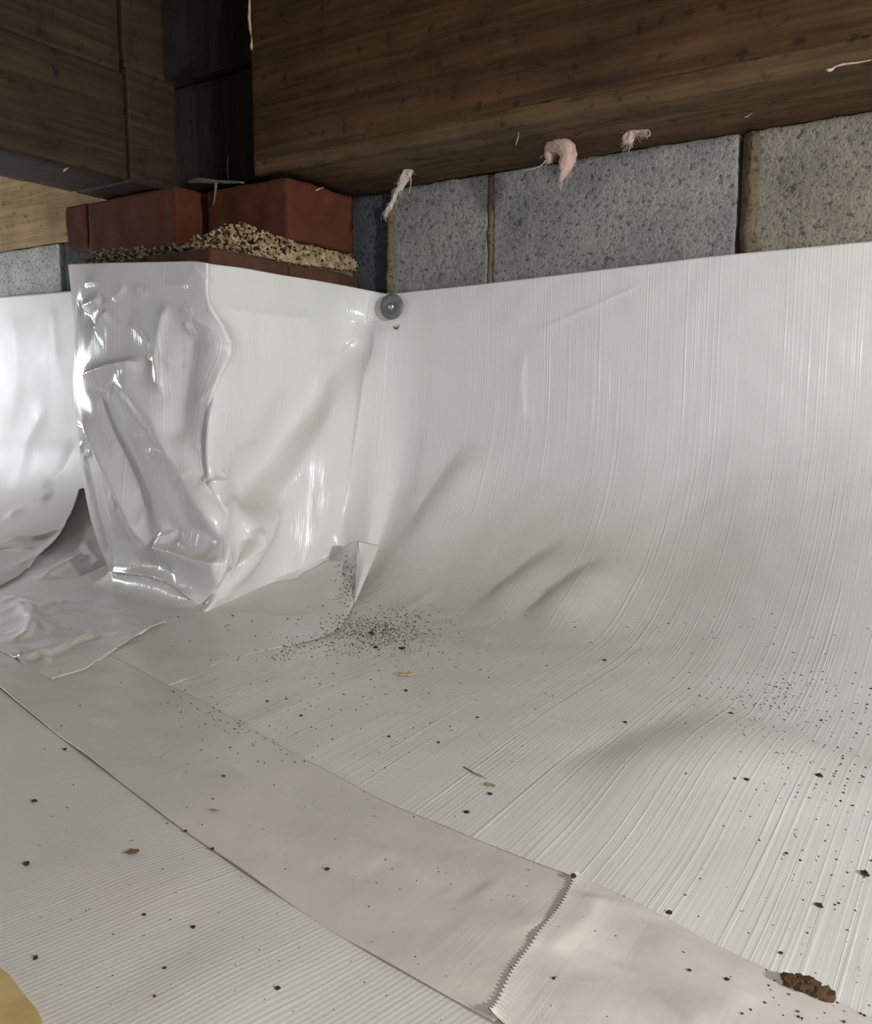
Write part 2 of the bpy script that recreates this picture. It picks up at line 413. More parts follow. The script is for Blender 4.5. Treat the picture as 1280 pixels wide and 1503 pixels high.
# wide brown mortar smear beside the third block
smear = np.zeros((40, 14, 3)); 
for r in range(40):
    z = 0.45 + 0.215 * r / 39
    for k in range(14):
        u = k / 13; x = -0.327 + 0.030 * u + 0.006 * noise.noise(Vector((z * 40, u * 2, 1))) * (0.3 + u)
        smear[r, k] = (x, 1.286 - 0.012 * math.sin(math.pi * min(1, u * 1.0)) ** 0.7 - 0.0015 * noise.noise(Vector((z * 90, u * 9, 0))), z)
o = link('mortar_joint', grid_mesh('mortar_joint', smear), M['mortar'], wall); o.location = -wall.location

# ================================================================== TIMBERS
b = empty('sill_beam', (0.2, 1.28, ZW))
box('face_timber', (-1.062, 1.6, 1.09, 1.47, ZW + 0.024, 1.055), M['beam'], b, rough=0.0018, cuts=150, bev=0.003, seed=3)
box('lit_underside', (-1.062, 1.6, 1.0892, 1.47, ZW + 0.001, ZW + 0.026), M['plate'], b, rough=0.0018, cuts=150, bev=0.005, seed=3)  # added board: worn lower edge, and bounce light painted on the underside
tag(b, 'long brown timber sill beam resting on top of the grey block wall', 'beam')
gd = empty('girder', (-1.33, 0.6, ZW)); tag(gd, 'heavy dark timber girder running to the top of the brick pier', 'beam')
box('lower_board', (-1.42, -1.262, -1.4, 1.000, 0.670, 0.842), M['girder'], gd, rough=0.0014, cuts=90, bev=0.006, seed=5)
box('upper_board', (-1.42, -1.272, -1.4, 1.000, 0.843, 1.055), M['girder'], gd, rough=0.0014, cuts=90, bev=0.004, seed=6)
box('end_block', (-1.415, -1.260, 1.003, 1.104, 0.669, 0.852), M['girder'], gd, rough=0.0014, cuts=24, bev=0.004, seed=7)
box('end_post', (-1.415, -1.266, 1.003, 1.088, 0.853, 1.055), M['girder'], gd, rough=0.0014, cuts=24, bev=0.004, seed=8)
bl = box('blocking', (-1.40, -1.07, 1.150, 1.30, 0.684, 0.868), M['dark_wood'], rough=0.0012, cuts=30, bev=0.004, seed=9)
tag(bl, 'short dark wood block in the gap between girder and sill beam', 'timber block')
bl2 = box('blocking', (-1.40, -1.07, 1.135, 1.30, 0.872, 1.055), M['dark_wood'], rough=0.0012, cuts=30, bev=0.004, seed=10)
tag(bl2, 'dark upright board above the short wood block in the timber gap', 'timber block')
pl = box('sill_plate', (-3.3, -1.44, 1.283, 1.45, ZW + 0.002, 1.055), M['tan_wood'], rough=0.001, cuts=70, bev=0.004, seed=11)
tag(pl, 'light tan wood plate on the pale block wall beyond the girder', 'timber plate')

# ================================================================== BRICK PIER
pier = empty('brick_pier', (-1.15, 1.1, -0.02)); tag(pier, 'red brick pier with crumbling mortar standing against the block wall', 'pier')
box('pier_core', (-1.24, -1.045, 1.0, 1.284, -0.02, 0.446), M['brick_brown'], pier, bev=0.003)
lo = [(-1.145, -0.997, 0.930, 1.098), (-1.145, -0.998, 1.104, 1.284), (-1.300, -1.155, 0.938, 1.098), (-1.295, -1.155, 1.104, 1.284)]
for i, (a, b_, c_, d) in enumerate(lo):
    box('brick', (a, b_, c_, d, 0.445, 0.528), M['brick_brown'], pier, bev=0.006, rough=0.0022, cuts=22, seed=20 + i)
# upper course set back from the pier face
ups = [((-1.178, -0.990, 1.090, 1.262, 0.562, 0.660), 'brick'), ((-1.440, -1.200, 1.045, 1.25, 0.566, 0.664), 'brick'), ((-1.515, -1.446, 1.050, 1.25, 0.585, 0.666), 'brick')]
for i, (e, m) in enumerate(ups):
    box('brick', e, M[m], pier, bev=0.007, rough=0.0022, cuts=26, seed=30 + i)
# crumbled mortar: a lumpy bed along the ledge and on the right-hand face
def crumbs(name, pts, n, r0, r1, seed):
    bm = bmesh.new(); rr = random.Random(seed)
    base = bmesh.new(); bmesh.ops.create_icosphere(base, subdivisions=1, radius=1.0)
    bv = [v.co.copy() for v in base.verts]; bf = [[v.index for v in f_.verts] for f_ in base.faces]; base.free()
    P = np.array(pts)
    for k in range(n):
        t = rr.random() * (len(P) - 1); i = int(t); f_ = t - i
        a = P[i] * (1 - f_) + P[min(i + 1, len(P) - 1)] * f_           # x y z height
        x, y, z, h, dep = a
        r = rr.uniform(r0, r1)
        c3 = Vector((x + rr.uniform(-.006, .006), y + rr.uniform(-1, 1) * dep, z + rr.random() ** 1.3 * h))
        sq = Vector((rr.uniform(.7, 1.3), rr.uniform(.7, 1.3), rr.uniform(.6, 1.1)))
        vv = [bm.verts.new(c3 + Vector((q.x * sq.x, q.y * sq.y, q.z * sq.z)) * r * (1 + .5 * noise.noise(q * 1.7 + Vector((k * 1.3, 0, 0))))) for q in bv]
        for q in bf: bm.faces.new([vv[j] for j in q])
    o = done(bm, name, M['crumb'], pier, smooth=True); o.location = -pier.location
    rm = o.modifiers.new('paste', 'REMESH'); rm.mode = 'VOXEL'; rm.voxel_size = .0013; rm.use_smooth_shade = True
    return o
o = crumbs('mortar_bed', [(-0.996, 1.265, .535, .020, .006), (-0.990, 1.20, .530, .028, .004), (-0.988, 1.13, .526, .032, .004), (-1.0, 1.07, .526, .040, .010), (-1.03, 1.02, .526, .056, .02), (-1.06, 1.00, .526, .040, .02), (-1.10, 1.0, .526, .030, .02)], 2600, .0010, .0034, 3); o['kind'] = 'stuff'
o = crumbs('mortar_bed', [(-1.10, 1.0, .526, .026, .03), (-1.16, 0.985, .526, .020, .03), (-1.22, .975, .526, .026, .03), (-1.28, .97, .526, .024, .03), (-1.33, .98, .526, .030, .03)], 1000, .0014, .0045, 4); o.data.materials[0] = M['mortar']; o['kind'] = 'stuff'
box('mortar_pad', (-1.50, -1.0, 1.10, 1.27, 0.520, 0.568), M['mortar'], pier, bev=0.006, rough=0.004, cuts=40, seed=41)

# ================================================================== MAIN LINER SHEET (pier wrap + right wall + floor)
NS, NF = 230, 130
def wcol(pts, mode):
    out = []
    for p in pts:
        x, y, d = p
        out.append({'Y': aY, 'X': aX, 'Z': aZ}[mode](x, y, d))
    return np.array(out)
cols = []   # (skirt points, floor end)
ret = np.array([(-1.38, 1.26, .497), (-1.385, 1.26, .40), (-1.385, 1.26, .30), (-1.38, 1.26, .20), (-1.37, 1.26, .10), (-1.34, 1.22, .01)])
cols.append((ret, (-1.30, 0.75)))
cols.append((wcol([(101, 388, .945), (106, 440, .94), (110, 490, .925), (107, 560, .925), (111, 630, .925), (124, 715, .92), (140, 785, .915), (161, 838, .905)], 'Y'), (-1.25, .735)))
cols.append((wcol([(118, 387, .915), (122, 450, .91), (126, 500, .905), (124, 560, .905), (128, 630, .90), (140, 715, .90), (157, 785, .895), (175, 841, .890)], 'Y'), (-1.22, .73)))
cols.append((wcol([(150, 386, .905), (150, 500, .895), (150, 600, .89), (158, 700, .888), (178, 780, .885), (196, 843, .883)], 'Y'), (-1.18, .72)))
cols.append((wcol([(200, 385, .905), (200, 500, .90), (205, 600, .885), (215, 700, .88), (228, 780, .876), (237, 850, .876)], 'Y'), (-1.12, .705)))
cols.append((wcol([(255, 384, .905), (255, 500, .90), (255, 600, .895), (258, 700, .885), (265, 790, .872), (270, 866, .870)], 'Y'), (-1.04, .69)))
cols.append((wcol([(298, 385, .905), (299, 440, .903), (331, 507, .920), (311, 560, .911), (298, 600, .904), (295, 690, .899), (320, 758, .894), (325, 827, .870), (293, 886, .867)], 'Y'), (-.985, .675)))
cols.append((wcol([(303, 386, .906), (304, 440, .904), (338, 508, .925), (318, 560, .914), (304, 600, .906), (301, 690, .901), (327, 758, .902), (332, 826, .872), (299, 890, .868)], 'Y'), (-.965, .668)))
cols.append((wcol([(308, 387, -.984), (309, 440, -.982), (342, 509, -.972), (323, 560, -.977), (309, 600, -.980), (306, 690, -.98), (333, 759, -.962), (338, 815, -.952), (305, 887, -.948)], 'X'), (-.95, .664)))
cols.append((wcol([(360, 394, -.986), (372, 500, -.986), (370, 600, -.986), (368, 700, -.99), (385, 775, -.955), (352, 867, -.955)], 'X'), (-.937, .66)))
cols.append((wcol([(410, 403, -.986), (415, 500, -.985), (420, 600, -.99), (410, 700, -.985), (412, 780, -.975), (400, 850, -.970)], 'X'), (-.927, .658)))
cols.append((wcol([(460, 411, -.986), (455, 500, -.985), (455, 600, -.978), (450, 700, -.966), (448, 780, -.96), (442, 835, -.955)], 'X'), (-.917, .656)))
cols.append((wcol([(510, 420, -.985), (500, 500, -.978), (490, 600, -.958), (482, 700, -.945), (476, 780, -.940), (480, 816, -.94)], 'X'), (-.907, .654)))
cols.append((wcol([(545, 427, 1.266), (531, 500, 1.25), (518, 600, 1.215), (507, 700, 1.175), (503, 770, 1.145), (510, 812, 1.13)], 'Y'), (-.897, .652)))
w0 = np.vstack([wcol([(574, 431, 1.272), (566, 520, 1.262), (558, 620, 1.235), (548, 720, 1.19), (542, 780, 1.155)], 'Y'), [(-.868, 1.09, .004)]])
cols.append((w0, (-.885, .650)))
def prof(X):
    zt = float(np.interp(X, [-.93, -.72, -.33, -.16, 1.6], [.489, .493, .505, .505, .515]))
    yt = float(np.interp(X, [-.90, -.80, -.60, -.37, -.08, .3, 1.6], [1.075, 1.02, 1.0, .95, .80, .74, .72]))
    zb = float(np.interp(X, [-.90, -.80, -.60, -.37, -.08, .3, 1.6], [.40, .36, .30, .28, .33, .36, .36]))
    ex = 1.9
    pts = [(X, 1.274, zt), (X, 1.273, zb + (zt - zb) * .5)]
    for a in np.linspace(0, math.pi / 2, 9):
        c_, s_ = math.cos(a), math.sin(a)
        pts.append((X, 1.272 - (1.272 - yt) * (1 - c_ ** (2 / ex)), zb * (1 - s_ ** (2 / ex))))
    return np.array(pts)
for X in (-.87, -.82, -.76, -.68, -.58, -.47, -.36, -.24, -.12, 0.0, .15, .35, .6, .95, 1.3):
    cols.append((prof(X), (X, float(yR(X)) - .03)))
Cs = []
for sk, fe in cols:
    S = resample(sk, NS)
    e = S[-1]; t = np.linspace(0, 1, NF + 1)[1:, None]
    Fp = np.array([e[0], e[1], 0]) * (1 - t) + np.array([fe[0], fe[1], 0]) * t
    lead = np.exp(-t[:, 0] * 12) * e[2]
    Fp[:, 2] = g(Fp[:, 0], Fp[:, 1]) * sstep(t[:, 0] * 6) + lead
    Cs.append(np.vstack([S, Fp]))
Cs = np.array(Cs)                                           # (ncol, rows, 3)
tcol = np.r_[0, np.cumsum(np.linalg.norm(np.diff(Cs[:, :NS:20], axis=0), axis=2).mean(1))]
# denser columns on the pier
i_w = 14
sA = np.linspace(0, tcol[i_w], 400, endpoint=False); sB = np.linspace(tcol[i_w], tcol[i_w + 9], 330, endpoint=False); sC = np.linspace(tcol[i_w + 9], tcol[-1], 150)
sall = np.r_[sA, sB, sC]
G = hermite(tcol, Cs, sall)                                  # (cols, rows, 3)
P = np.ascontiguousarray(np.transpose(G, (1, 0, 2)))
wf = sstep((np.arange(P.shape[0]) - NS - 6) / 26.0)[:, None]
P[..., 2] = P[..., 2] * (1 - wf) + g(P[..., 0], P[..., 1]) * wf
base = P.copy(); N = normals(base)
if (N[NS // 2, -20] @ np.array([0, -1, 0])) < 0: N = -N
vlen = np.vstack([np.zeros((1, P.shape[1])), np.cumsum(np.linalg.norm(np.diff(P, axis=0), axis=2), axis=0)])
UV = np.stack([np.broadcast_to(sall[None, :], vlen.shape), vlen], -1)

def F_(pts, amp, wl, wr=None, sharp=1.6, te0=.2, te1=.2, step=False): fold(P, N, line_on(base, pts), amp, wl, wr, sharp, te0, te1, step)
# -- pier front folds
F_([(112, 440), (128, 462), (140, 486)], -.006, .012, .02, 1.2)
F_([(140, 487), (150, 470), (158, 455)], .007, .006, .016, 1.3)
F_([(118, 452), (130, 448), (150, 440)], .008, .010, .010)
F_([(120, 556), (140, 545), (165, 537), (195, 533), (215, 535)], .013, .007, .022, 1.2)
F_([(142, 560), (150, 600), (165, 640), (190, 700), (212, 760), (225, 800)], -.011, .024, .018, 1.8, .15, .3)
F_([(116, 595), (130, 625), (150, 665), (180, 730), (205, 780), (225, 812)], .014, .014, .012, 1.5, .25, .2)
F_([(165, 548), (200, 580), (228, 615), (250, 665), (280, 715), (310, 765), (330, 795)], .012, .024, .018, 1.5, .15, .15)
F_([(182, 548), (205, 590), (245, 650), (262, 690)], .005, .005, .008, 1.2)
F_([(235, 610), (258, 670), (285, 725), (315, 775)], -.003, .012, .01, 1.5)
F_([(248, 440), (240, 480), (232, 525), (237, 565), (238, 590)], .009, .009, .016, 1.3)
F_([(268, 470), (275, 500), (272, 540), (262, 600), (262, 660)], -.010, .025, .025, 1.8)
F_([(270, 470), (278, 490), (270, 520)], .005, .006, .008, 1.3)
F_([(228, 800), (255, 808), (290, 820), (330, 829)], .012, .006, .022, 1.2, .08, .1)
F_([(228, 800), (240, 787), (256, 779)], .006, .005, .012, 1.2, .1, .3)
F_([(235, 785), (270, 775), (300, 785), (325, 800)], -.010, .022, .02, 1.6)
F_([(165, 838), (200, 842), (240, 850), (270, 866), (297, 889)], .012, .010, .010, 1.2, .1, .05)
F_([(190, 830), (230, 830), (265, 845)], -.008, .014, .014, 1.6)
F_([(120, 660), (135, 720), (150, 780), (165, 836)], -.006, .02, .02, 1.6)
# -- crisp little crinkles in the stiff plastic
rc = random.Random(11)
for k in range(30):
    x = rc.uniform(112, 330); y = rc.uniform(400, 830); a_ = rc.uniform(0, 3.14); L = rc.uniform(8, 26)
    F_([(x - L * math.cos(a_), y - L * math.sin(a_)), (x + rc.uniform(-4, 4), y + rc.uniform(-4, 4)), (x + L * math.cos(a_), y + L * math.sin(a_))], rc.uniform(.0015, .0035), .004, .010, 1.2, .3, .3)
# -- pier corner and right face
F_([(304, 440), (322, 470), (340, 508)], .003, .004, .012, 1.2, .2, .1)
F_([(340, 510), (322, 550), (308, 590), (302, 640)], .003, .004, .012, 1.2, .1, .3)
F_([(296, 700), (315, 706), (337, 707)], .009, .005, .012, 1.2)
F_([(322, 688), (332, 700), (348, 690)], .006, .006, .008, 1.3)
F_([(326, 752), (345, 735), (365, 720)], .006, .006, .012, 1.3, .1, .4)
F_([(548, 470), (500, 540), (450, 610), (400, 680), (360, 730), (332, 760)], -.026, .030, .050, 1.8, .12, .2)
F_([(556, 468), (535, 560), (515, 650), (498, 730), (490, 785)], .016, .030, .024, 1.6, .1, .25)
F_([(500, 560), (450, 660), (400, 760), (360, 830), (320, 880)], .012, .018, .02, 1.5, .3, .15)
F_([(330, 660), (370, 645), (410, 640)], .004, .008, .015, 1.5)
F_([(385, 775), (382, 800), (360, 825), (335, 842)], .010, .006, .012, 1.2, .15, .3)
F_([(340, 792), (365, 790), (384, 778)], -.008, .010, .010, 1.3)
F_([(310, 450), (400, 465), (470, 470)], .003, .012, .012, 1.6)
# -- corner and right wall folds: each a crease with a bulge on its lower right
F_([(704, 612), (655, 680), (615, 740), (565, 812)], .021, .034, .075, 1.7, .45, .3, True)
F_([(838, 775), (780, 815), (725, 858), (670, 900)], .018, .028, .070, 1.6, .45, .35, True)
F_([(902, 806), (850, 834), (805, 868), (745, 912)], .019, .026, .085, 1.4, .42, .35, True)
F_([(640, 860), (600, 890), (570, 905)], .002, .012, .016, 1.6)
# -- low hump on the floor in front of the right wall
F_([(1045, 1018), (930, 1068), (840, 1105), (720, 1170)], .024, .060, .17, 1.7, .5, .45, True)
F_([(770, 515), (765, 560), (768, 620)], .0025, .006, .03, 1.4)
F_([(780, 490), (860, 455), (955, 410)], .0012, .0025, .0025, 1.5)
F_([(560, 985), (480, 1015), (400, 1050), (320, 1085)], .002, .016, .02, 1.7)
F_([(600, 1040), (480, 1090), (420, 1125)], .0012, .016, .02, 1.7)
# fine puckers
dd = 0.0004 * np.sin(UV[..., 0] * 61 + 2 * np.sin(UV[..., 1] * 19)) * np.sin(UV[..., 1] * 47 + 1.5 * np.sin(UV[..., 0] * 23))
P += N * dd[..., None]
dy = yR(P[..., 0]) - P[..., 1]
P[..., 2] -= np.where(np.arange(P.shape[0])[:, None] > NS + 40, .0024 * sstep((dy + .003) / .010), 0)
N1 = normals(P); N1 *= np.sign((N1 * N).sum(-1, keepdims=True) + 1e-9)
sheet = link('vapor_liner', grid_mesh('vapor_liner', P, UV), M['liner'])
tag(sheet, 'white woven plastic liner wrapping the pier, right-hand wall and floor', 'plastic sheet')
thick(sheet, 0.0007, 0)
FIELD.add(P[:, 30:], N1[:, 30:])

# small torn flap in the corner
fa = np.array([aZ(525, 794, .080), aZ(540, 797, .074), aZ(557, 801, .066)]); fb = np.array([aZ(523, 835, .042), aZ(533, 838, .040), aZ(546, 828, .044)]); fc = np.array([aZ(520, 884, .004)] * 3) + np.array([[0, 0, 0], [.001, 0, 0], [.002, 0, 0]])
FP = hermite(np.array([0., .5, 1.]), np.array([fa, fb, fc]), np.linspace(0, 1, 40)); FP = np.transpose(hermite(np.array([0., .5, 1.]), np.transpose(FP, (1, 0, 2)), np.linspace(0, 1, 24)), (1, 0, 2))
fo = link('folded_flap', grid_mesh('folded_flap', np.ascontiguousarray(FP), np.ascontiguousarray(FP[..., :2])), M['liner_smooth'], sheet); thick(fo, .0008)

# ================================================================== CORNER FLOOR PATCH
def coons(top, bot, n, m):
    T = resample(top, n); B = resample(bot, n); s = np.linspace(0, 1, m)[:, None, None]
    return T[None] * (1 - s) + B[None] * s
top = [aZ(x, y, z) for x, y, z in [(205, 903, .0), (262, 893, .001), (290, 889, .003), (352, 868, .008), (400, 851, .014), (442, 832, .024), (482, 812, .044), (510, 799, .066), (527, 793, .082)]]
bot = [aZ(x, y, z) for x, y, z in [(70, 1012, .0), (160, 1012, .0), (238, 1008, .0), (330, 970, .0), (400, 952, .0), (450, 941, .0), (485, 930, .0), (508, 908, .0), (521, 882, .002)]]
Pp = coons(top, bot, 150, 110)
s_ = np.linspace(0, 1, 110)[:, None]; sag = np.sin(np.pi * s_) * np.interp(np.linspace(0, 1, 150), [0, .5, 1], [0, -.004, -.016])[None]
Pp[..., 2] += sag; Pp[..., 2] = np.maximum(Pp[..., 2], g(Pp[..., 0], Pp[..., 1]) + .0004)
Pp[..., 2] -= .003 * sstep((yR(Pp[..., 0]) - Pp[..., 1] + .002) / .01)
Np = normals(Pp); Np *= np.sign(Np[..., 2:3])
for pts, a, w1, w2 in [([(527, 800), (505, 840), (490, 880)], -.006, .01, .01), ([(430, 845), (480, 826), (524, 812)], .004, .006, .010), ([(500, 828), (515, 838), (524, 826)], .004, .004, .008), ([(330, 900), (400, 905), (470, 900)], .003, .02, .02)]:
    fold(Pp, Np, line_on(Pp, pts), a, w1, w2, 1.4)
Np = normals(Pp); Np *= np.sign(Np[..., 2:3])
patch = link('floor_patch', grid_mesh('floor_patch', Pp, np.ascontiguousarray(Pp[..., :2])), M['liner_smooth'])
tag(patch, 'smooth white plastic patch lying on the floor at the foot of the pier', 'plastic sheet'); thick(patch, .0003)
FIELD.add(Pp, Np)

# ================================================================== FLOOR LINER BESIDE THE PIER (left) and LEFT WALL LINER
def prof_left(x, ztop, yt, zb, yend, nn=200):
    pts = [(1.272, ztop), (1.272, zb + (ztop - zb) * .5)]
    for a in np.linspace(0, math.pi / 2, 8): pts.append((1.272 - (1.272 - yt) * (1 - math.cos(a)), zb * (1 - math.sin(a))))
    pts += [(yt + (yend - yt) * k / 4, 0.0) for k in range(1, 5)]
    return resample(np.array([(0, a, b) for a, b in pts]), nn)
sR = np.array([(-1.50, 1.3), (-1.30, 1.1), (-.978, .885), (-.955, .78), (-.935, .72), (-.895, .64), (-.850, .562)])
def xr6(y): return np.interp(y, sR[::-1, 1], sR[::-1, 0])
nc = 260; Q6 = np.zeros((260, nc, 3))
pr = prof_left(0, .20, 1.10, .15, .52, 260)
for k in range(nc):
    u = k / (nc - 1)
    for_x = -2.6 * (1 - u) + u * xr6(pr[:, 1])
    ye = np.interp(for_x, [-2.6, -.85], [0.86, .545]); sc_ = np.where(pr[:, 1] < 1.1, 1.1 - (1.1 - pr[:, 1]) * (1.1 - ye) / (1.1 - .52), pr[:, 1])
    Q6[:, k, 0] = for_x; Q6[:, k, 1] = sc_; Q6[:, k, 2] = pr[:, 2] + g(for_x, sc_) + .0013
N6 = normals(Q6); N6 *= np.sign((N6 * np.array([0, -.6, 1])).sum(-1, keepdims=True))
B6 = Q6.copy()
def F6(pts, amp, wl, wr=None, sharp=1.4, te0=.2, te1=.2): fold(Q6, N6, line_on(B6, pts), amp, wl, wr, sharp, te0, te1)
F6([(300, 892), (250, 905), (210, 925), (160, 950), (110, 978)], .003, .004, .010, 1.2, .1, .2)
F6([(280, 898), (225, 905), (190, 918)], -.004, .006, .006)
F6([(205, 925), (180, 928), (150, 935)], -.006, .006, .010)
F6([(150, 928), (130, 932), (105, 945), (60, 962), (20, 985)], .008, .004, .012, 1.2)
F6([(75, 960), (40, 965), (0, 985)], .008, .004, .008, 1.2)
F6([(120, 940), (80, 930), (40, 905), (20, 880)], .008, .006, .014, 1.3)
F6([(45, 885), (52, 905), (40, 930), (10, 945)], .008, .006, .010, 1.3)
F6([(5, 870), (40, 882), (90, 895), (150, 900)], .006, .005, .012, 1.3)
F6([(110, 880), (80, 885), (60, 897)], .005, .004, .008, 1.3)
F6([(128, 812), (100, 828), (75, 842), (60, 850)], .012, .006, .016, 1.3)
F6([(160, 820), (110, 840), (70, 845)], -.008, .012, .012, 1.5)
F6([(72, 962), (66, 968), (70, 975)], .006, .004, .006, 1.3)
F6([(128, 924), (135, 929), (148, 934)], .006, .003, .005, 1.3)
F6([(120, 760), (128, 800), (150, 830)], .006, .012, .012, 1.5)
for k in range(46):
    x = random.uniform(-10, 230); y = random.uniform(862, 985) if x < 120 else random.uniform(880, 950)
    a = random.uniform(-.7, .1); L = random.uniform(12, 40)
    F6([(x - L * math.cos(a), y - L * math.sin(a) * .6), (x, y + random.uniform(-3, 3)), (x + L * math.cos(a), y + L * math.sin(a) * .6)], random.uniform(.0008, .0022), .004, .008, 1.3, .3, .3)
n6 = normals(Q6); n6 *= np.sign((n6 * N6).sum(-1, keepdims=True))
s6 = link('floor_liner', grid_mesh('floor_liner', Q6, np.ascontiguousarray(Q6[..., :2])), M['liner_smooth'])
tag(s6, 'creased dusty plastic liner on the floor beside and in front of the pier', 'plastic sheet'); thick(s6, .0003)
FIELD.add(Q6, n6)

# left wall liner, its lower edge lying over the floor liner
edge = np.array([(-1.66, 1.3), (-1.80, 1.272), (-1.73, 1.17), (-1.655, 1.10), (-1.51, .96), (-1.40, .85), (-1.33, .76), (-1.25, .60)])
def xr4(y): return np.interp(y, edge[::-1, 1], edge[::-1, 0])
pr4 = prof_left(0, .556, 1.06, .22, .60, 240); Q4 = np.zeros((240, 240, 3))
rt = np.where(pr4[:, 2] > .10, np.interp(pr4[:, 2], [.10, .16], [-1.76, -1.62]), xr4(pr4[:, 1]))
for k in range(240):
    u = (k / 239) ** .8
    X = -3.2 * (1 - u) + u * rt
    Q4[:, k, 0] = X; Q4[:, k, 1] = pr4[:, 1] - .004; Q4[:, k, 2] = pr4[:, 2] + (g(X, pr4[:, 1]) + .006) * sstep((.30 - pr4[:, 2]) / .28)
Q4[..., 2] += np.interp(Q4[..., 0], [-3.2, -2.1, -1.8], [.01, .003, -.002]) * np.clip(Q4[..., 2] / .55, 0, 1)
N4 = normals(Q4); N4 *= np.sign((N4 * np.array([0, -1, .6])).sum(-1, keepdims=True)); B4 = Q4.copy()
def F4(pts, amp, wl, wr=None, sharp=1.5, te0=.25, te1=.25): fold(Q4, N4, line_on(B4, pts), amp, wl, wr, sharp, te0, te1)
F4([(125, 750), (100, 790), (60, 820), (0, 845)], .010, .012, .016)
F4([(60, 800), (30, 803), (0, 800)], -.012, .012, .014)
F4([(95, 775), (50, 790), (0, 790)], .010, .012, .016)
F4([(80, 725), (40, 745), (0, 760)], .008, .016, .02)
F4([(70, 590), (40, 650), (10, 720)], .005, .03, .03)
F4([(110, 640), (90, 690), (60, 720)], -.004, .02, .02)
F4([(70, 812), (40, 828), (0, 838)], -.008, .008, .010)
F4([(20, 440), (25, 560), (10, 640)], .004, .04, .04)
F4([(75, 445), (80, 500), (85, 540)], .002, .02, .02)
n4 = normals(Q4); n4 *= np.sign((n4 * N4).sum(-1, keepdims=True))
s4 = link('wall_liner', grid_mesh('wall_liner', Q4, np.ascontiguousarray(np.stack([Q4[..., 0], np.cumsum(np.r_[0, np.linalg.norm(np.diff(pr4, axis=0), axis=1)])[:, None] + 0 * Q4[..., 0]], -1))), M['liner_wall'])
tag(s4, 'bright white liner covering the wall on the far side of the pier', 'plastic sheet'); thick(s4, .0007)
FIELD.add(Q4, n4)

# ================================================================== NEAR FLOOR LINER (ribbed)
nx, ny = 240, 200; Xs = -2.4 + 3.9 * (np.linspace(0, 1, nx)); Q7 = np.zeros((ny, nx, 3)); ang = math.radians(-13)
for k, X in enumerate(Xs):
    y0 = float(yL(X)) + .03; ys = y0 + (-1.4 - y0) * np.linspace(0, 1, ny) ** 1.5
    Q7[:, k, 0] = X; Q7[:, k, 1] = ys; Q7[:, k, 2] = g(X, ys) - .0006
N7 = np.zeros_like(Q7); N7[..., 2] = 1; B7 = Q7.copy()
for pts, a, w1, w2 in [([(0, 1112), (50, 1108), (105, 1093)], .003, .004, .008), ([(60, 1250), (180, 1290), (300, 1330)], .002, .03, .03), ([(250, 1400), (330, 1440), (420, 1490)], .003, .05, .05)]:
    fold(Q7, N7, line_on(B7, pts), a, w1, w2, 1.5)
Q7[..., 2] -= .0014 * sstep((Q7[..., 1] - yL(Q7[..., 0]) + .002) / .010)
U7 = np.stack([Q7[..., 0] * math.cos(ang) + Q7[..., 1] * math.sin(ang), -Q7[..., 0] * math.sin(ang) + Q7[..., 1] * math.cos(ang)], -1)
s7 = link('ribbed_floor_liner', grid_mesh('ribbed_floor_liner', Q7, U7), M['liner_floor'])
tag(s7, 'finely ribbed white liner on the floor on the open side of the tape', 'plastic sheet'); thick(s7, .0006)
FIELD.add(Q7, N7)

# ================================================================== SEAM TAPE
def tape(name, x0, x1, nx, ny, zoff, mat, left_cut=False):
    Xs = np.linspace(0, 1, nx) ** (1.0 if not left_cut else 1.6); Q = np.zeros((ny, nx, 3))
    for j in range(ny):
        v = j / (ny - 1)
        tooth = 0.0
        xs0 = x0
        if left_cut:
            ph = (v * 46) % 1.0; tooth = 0.0026 * abs(2 * ph - 1) - .0013
            xs0 = x0 - .008 * (1 - v) + .008 * v + .002 * math.sin(v * 7) + tooth
        X = xs0 + (x1 - xs0) * Xs
        Y = yR(X) * (1 - v) + yL(X) * v
        z = g(X, Y) + zoff
        if left_cut:
            d = X - xs0; curl = .0012 + .0022 * math.exp(-(v / .04) ** 2) + .003 * math.exp(-((1 - v) / .05) ** 2)
            z = z + curl * np.exp(-d / .007) + .002 * np.exp(-((d - .05) / .03) ** 2) * math.sin(v * 9 + 1)
        z = z + .0009 * np.sin(X * 40 + v * 5) * np.sin(v * 12 + X * 11)
        Q[j, :, 0] = X; Q[j, :, 1] = Y; Q[j, :, 2] = z
    Nn = np.zeros_like(Q); Nn[..., 2] = 1
    if not left_cut:
        for pts, a, w1, w2 in [([(330, 1122), (430, 1180), (560, 1248), (660, 1320)], .0016, .004, .03), ([(230, 1070), (330, 1125), (450, 1190)], .001, .01, .02), ([(540, 1260), (620, 1330), (680, 1360)], -.0012, .02, .02), ([(700, 1300), (760, 1330), (800, 1370)], .002, .012, .016)]:
            fold(Q, Nn, line_on(Q.copy(), pts), a, w1, w2, 1.6)
    else:
        for pts, a, w1, w2 in [([(880, 1310), (860, 1350), (800, 1400)], .002, .008, .02), ([(1100, 1450), (1060, 1480), (1000, 1500)], .0015, .01, .02), ([(960, 1340), (930, 1380), (900, 1420)], -.0015, .012, .02)]:
            fold(Q, Nn, line_on(Q.copy(), pts), a, w1, w2, 1.6)
    o = link(name, grid_mesh(name, Q, np.ascontiguousarray(Q[..., :2])), mat); thick(o, .0003)
    FIELD.add(Q, Nn); return o
t1 = tape('seam_tape', -1.15, -.188, 330, 60, .0008, M['tape'])
tag(t1, 'dusty beige-white seam tape strip running from the pier across the floor', 'tape', 'strips of seam tape on the floor')
